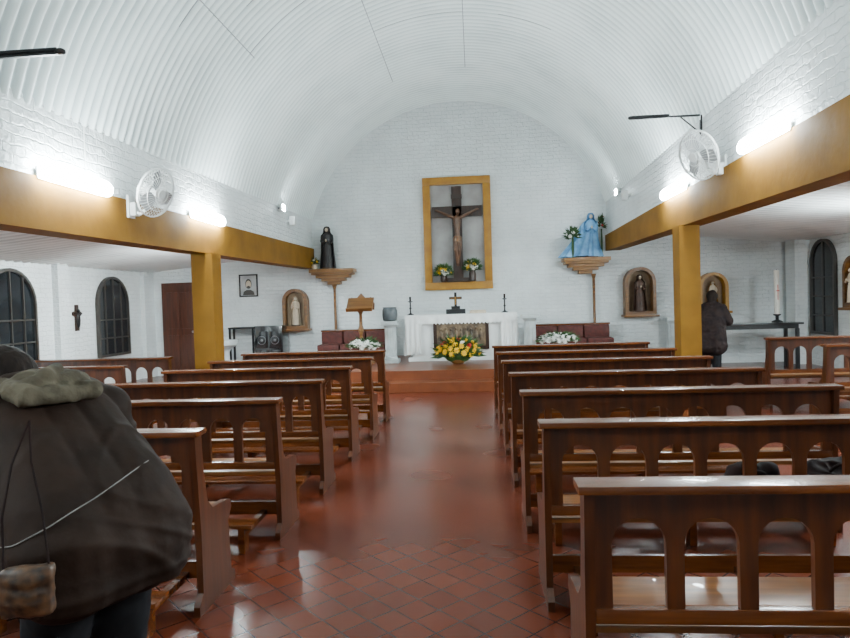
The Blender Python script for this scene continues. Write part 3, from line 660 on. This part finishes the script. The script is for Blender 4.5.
# --- foreground person (bending forward)
f=Vector((-.86,.5,0)).normalized(); l=Vector((.5,.86,0)).normalized()
O=Vector((-1.19,1.84,0))
P=lambda a,s,z:Vector((a*f.x+s*l.x,a*f.y+s*l.y,z))
r=thing('person',O,'person in a dark brown hooded jacket bending forward by pews','person')
b=B()
b.caps(P(-.02,-.07,.86),P(-.02,.07,.86),.12,.12); b.caps(P(-.01,0,.88),P(.12,0,1.06),.12,.11); b.caps(P(.12,0,1.06),P(.26,0,1.19),.11,.11); b.caps(P(.29,-.11,1.23),P(.29,.11,1.23),.065,.065)
b.caps(P(.34,0,1.26),P(.45,0,1.30),.055,.05); hc=P(.55,0,1.31)
b.ell(hc,(.095,.08,.105),16); b.ell(hc+P(.045,0,-.06),(.06,.055,.065),14); b.ell(hc+P(.105,0,-.04),(.018,.012,.022),8)
for s in (-1,1):
    b.ell(hc+P(0,s*.082,-.01),(.02,.012,.03),8); b.ell(hc+P(.09,s*.03,.0),.013,8)
    b.caps(P(0,s*.09,.84),P(.05,s*.10,.48),.085,.06); b.caps(P(.05,s*.10,.48),P(-.02,s*.11,.09),.055,.04); b.caps(P(-.03,s*.11,.05),P(.14,s*.12,.035),.04,.032)
    b.caps(P(.29,s*.18,1.23),P(.31,s*.22,.98),.052,.045); b.caps(P(.31,s*.22,.98),P(.48,s*.17,.84),.042,.03); hand(b,P(.48,s*.17,.84),P(.8,-s*.1,-.5),P(0,1,0))
finish(blob(b,.009,3),'body',['skin'],r)
b=B(); b.caps(P(-.03,-.07,.86),P(-.03,.07,.86),.14,.14)
for s in (-1,1): b.caps(P(-.02,s*.09,.80),P(.05,s*.10,.48),.105,.08); b.caps(P(.05,s*.10,.48),P(-.02,s*.11,.12),.078,.066)
finish(blob(b,.014,3,.008,8),'trousers',['trouser'],r)
for s in (-1,1):
    b=B(); b.caps(P(-.05,s*.11,.055),P(.15,s*.12,.045),.05,.042)
    b.caps(P(-.04,s*.11,.10),P(-.03,s*.11,.06),.05,.05)
    finish(blob(b,.01,2),'shoe',['black'],r)
b=B()
for s in (-1,0,1):
    w=s*.095
    b.cyl(P(-.06,w,.765),P(-.075,w,.86),.165,.172,20); b.ell(P(-.075,w,.86),.172,18)
    b.caps(P(-.075,w,.86),P(-.03,w,.95),.172,.155,18); b.caps(P(-.03,w,.95),P(.10,w,1.07),.155,.138,18); b.caps(P(.10,w,1.07),P(.22,w*.95,1.17),.138,.126,18)
b.caps(P(.27,-.14,1.235),P(.27,.14,1.235),.085,.085,18); b.caps(P(.30,0,1.24),P(.39,0,1.275),.09,.08,16)
for s in (-1,1):
    b.caps(P(.25,s*.20,1.21),P(.23,s*.28,.97),.080,.066,16); b.caps(P(.23,s*.28,.97),P(.44,s*.22,.86),.064,.050,16)
def folds(p):
    q=Vector((p.x,p.y,p.z))
    a=q.dot(f); wv=noise.noise(q*2.5+Vector((5,1,2)))
    u=q.z*.9-.9*a+.35*q.dot(l)
    r1=noise.noise(Vector((u*7+wv*1.5,q.z*2.2,a*2.2+4)))
    k=noise.noise(Vector((u*9+wv*2.0+3,q.z*2.2,a*2.0+9)))
    ridge=math.exp(-(k/.22)**2)
    hem=.007*math.exp(-((q.z-.785)/.016)**2)
    return .012*r1+.007*ridge+hem+.008*noise.noise(q*4.0+Vector((9,0,0)))
jm=blob(b,.007,8,fn=folds)
jacket=finish(jm,'jacket',['jacket'],r)
bb=bmesh.new(); bb.from_mesh(jm); bv=BVHTree.FromBMesh(bb)
def onj(x,z):
    o=Vector((x,.4,z))-O; h=bv.ray_cast(o,Vector((0,1,0)))
    return h[0]+h[1]*.002 if h[0] else None
def cordpath(pts):
    q=[]
    for (x0,z0),(x1,z1) in zip(pts,pts[1:]):
        for i in range(8):
            t=i/8; p=onj(x0+(x1-x0)*t,z0+(z1-z0)*t)
            if p: q.append(p)
    return q
def sm(q,k=4):
    for _ in range(k): q=[q[0]]+[(q[i-1]+q[i]+q[i+1])/3 for i in range(1,len(q)-1)]+[q[-1]]
    return q
cp=cordpath([(-1.30,.93),(-1.22,.945),(-1.14,.985),(-1.07,1.035),(-1.02,1.09),(-.99,1.14)])
if len(cp)>3: B().tube([p+Vector((0,-.002,0)) for p in sm(cp,2)],.0018,6).obj('piping','cord',r)
b=B(); b.caps(P(.13,-.09,1.295),P(.13,.09,1.295),.028,.028,14); b.caps(P(.13,-.10,1.30),P(.34,-.10,1.33),.032,.028); b.caps(P(.13,.10,1.30),P(.34,.10,1.33),.032,.028); b.caps(P(.18,-.07,1.32),P(.20,.07,1.33),.030,.030); b.caps(P(.24,-.05,1.32),P(.32,.02,1.315),.05,.045); b.ell(P(.23,0,1.31),(.10,.10,.035)); b.caps(P(.18,-.02,1.345),P(.27,.05,1.355),.025,.025)
finish(blob(b,.006,7,.014,8,1),'hood',['fur'],r)
b=B(); b.ell(hc+P(-.02,0,.02),(.108,.10,.112),16); b.ell(hc+P(-.06,0,-.02),(.08,.085,.09),14)
finish(blob(b,.010,2,.006,20),'hair',['hair'],r)
r2=thing('shoulder_bag',(-1.10,1.45,.82),'brown patterned shoulder bag hanging at the jacket side','bag',rz=.3)
b=B(); b.box(-.058,.058,-.02,.02,.0,.12,bev=.015); b.ell((0,0,.05),(.062,.034,.055)); b.ell((0,-.005,.09),(.055,.028,.035))
finish(blob(b,.005,5,.004,14),'bag_body',['bag'],r2)
b=B(); b.tube([(-.05,0,.11),(-.055,.02,.24),(-.04,.05,.36),(-.01,.09,.46)],.003,6); b.tube([(.05,0,.11),(.03,.03,.24),(-.0,.06,.36),(-.01,.09,.46)],.003,6); b.obj('strap','darkbag',r2)
# --- second person, standing seen from behind, leaning to the table
O2=Vector((4.22,11.9,0)); f2=Vector((.55,.83,0)).normalized(); l2=Vector((f2.y,-f2.x,0))
P=lambda a,s,z:Vector((a*f2.x+s*l2.x,a*f2.y+s*l2.y,z))
r=thing('person',O2,'person in a dark coat standing with back turned near table','person')
b=B(); hc=P(.16,0,1.47)
b.caps(P(0,-.07,.86),P(0,.07,.86),.10,.10); b.caps(P(0,0,.9),P(.05,0,1.15),.095,.095); b.caps(P(.08,-.12,1.27),P(.08,.12,1.27),.055,.055); b.caps(P(.09,0,1.29),P(.13,0,1.39),.05,.045)
b.ell(hc,(.078,.085,.105),16); b.ell(hc+P(.05,0,-.05),(.05,.05,.055),12); b.ell(hc+P(.10,0,-.01),(.014,.016,.02),8)
for s in (-1,1):
    b.ell(hc+P(0,s*.08,0),(.012,.018,.028),8); b.ell(hc+P(.085,s*.03,.01),.012,8)
    b.caps(P(0,s*.09,.84),P(.02,s*.09,.46),.08,.055); b.caps(P(.02,s*.09,.46),P(0,s*.09,.09),.052,.038); b.caps(P(-.03,s*.09,.045),P(.14,s*.10,.035),.035,.03)
    b.caps(P(.08,s*.17,1.26),P(.10,s*.25,1.02),.045,.04); b.caps(P(.10,s*.25,1.02),P(.34,s*.18,1.03),.038,.028); hand(b,P(.34,s*.18,1.03),P(.8,-s*.3,.1),P(0,0,1))
finish(blob(b,.009,3),'body',['skin'],r)
b=B(); b.caps(P(0,-.07,.86),P(0,.07,.86),.12,.12)
for s in (-1,1): b.caps(P(0,s*.09,.8),P(.02,s*.09,.46),.10,.085); b.caps(P(.02,s*.09,.46),P(0,s*.09,.10),.085,.075)
finish(blob(b,.014,3),'trousers',['trouser'],r)
for s in (-1,1):
    b=B(); b.caps(P(-.04,s*.09,.05),P(.15,s*.10,.042),.046,.04); finish(blob(b,.01,2),'shoe',['black'],r)
b=B()
for s in (-1,0,1): b.caps(P(-.02,s*.11,.60),P(.02,s*.09,1.02),.175,.155); b.caps(P(.02,s*.09,1.02),P(.07,s*.10,1.22),.155,.115)
for s in (-1,1): b.caps(P(.08,s*.18,1.255),P(.09,s*.28,1.03),.085,.080); b.caps(P(.09,s*.28,1.03),P(.31,s*.19,1.03),.078,.055); b.caps(P(.08,s*.14,1.28),P(.10,s*.03,1.35),.066,.068)
b.caps(P(.09,0,1.33),P(.11,0,1.37),.08,.075)
finish(blob(b,.012,4,.014,7),'coat',['coat2'],r)
b=B(); b.ell(hc+P(-.02,0,.02),(.095,.098,.108),16); b.caps(hc+P(-.04,0,-.02),hc+P(-.06,0,-.09),.085,.065,14)
finish(blob(b,.010,3,.007,16),'hair',['hair'],r)

# ------------------------------------------------------------------ world + camera
w=bpy.data.worlds.new('world'); SC.world=w; w.use_nodes=True; w.node_tree.nodes['Background'].inputs[0].default_value=(.02,.025,.03,1); w.node_tree.nodes['Background'].inputs[1].default_value=.3
cam=bpy.data.cameras.new('camera'); co=bpy.data.objects.new('camera',cam); COL.objects.link(co); SC.camera=co
cam.sensor_width=36; cam.lens=640*36/850; cam.clip_start=.05
yaw=math.atan(50.6/640); pit=-math.atan(17.4/643); roll=math.radians(1.8)
F=Vector((-math.sin(yaw)*math.cos(pit),math.cos(yaw)*math.cos(pit),math.sin(pit)))
R0=Vector((math.cos(yaw),math.sin(yaw),0)); U0=R0.cross(F)
Rr=R0*math.cos(roll)-U0*math.sin(roll); U=U0*math.cos(roll)+R0*math.sin(roll)
mt=Matrix((Rr,U,-F)).transposed().to_4x4(); mt.translation=(0,0,1.55); co.matrix_world=mt
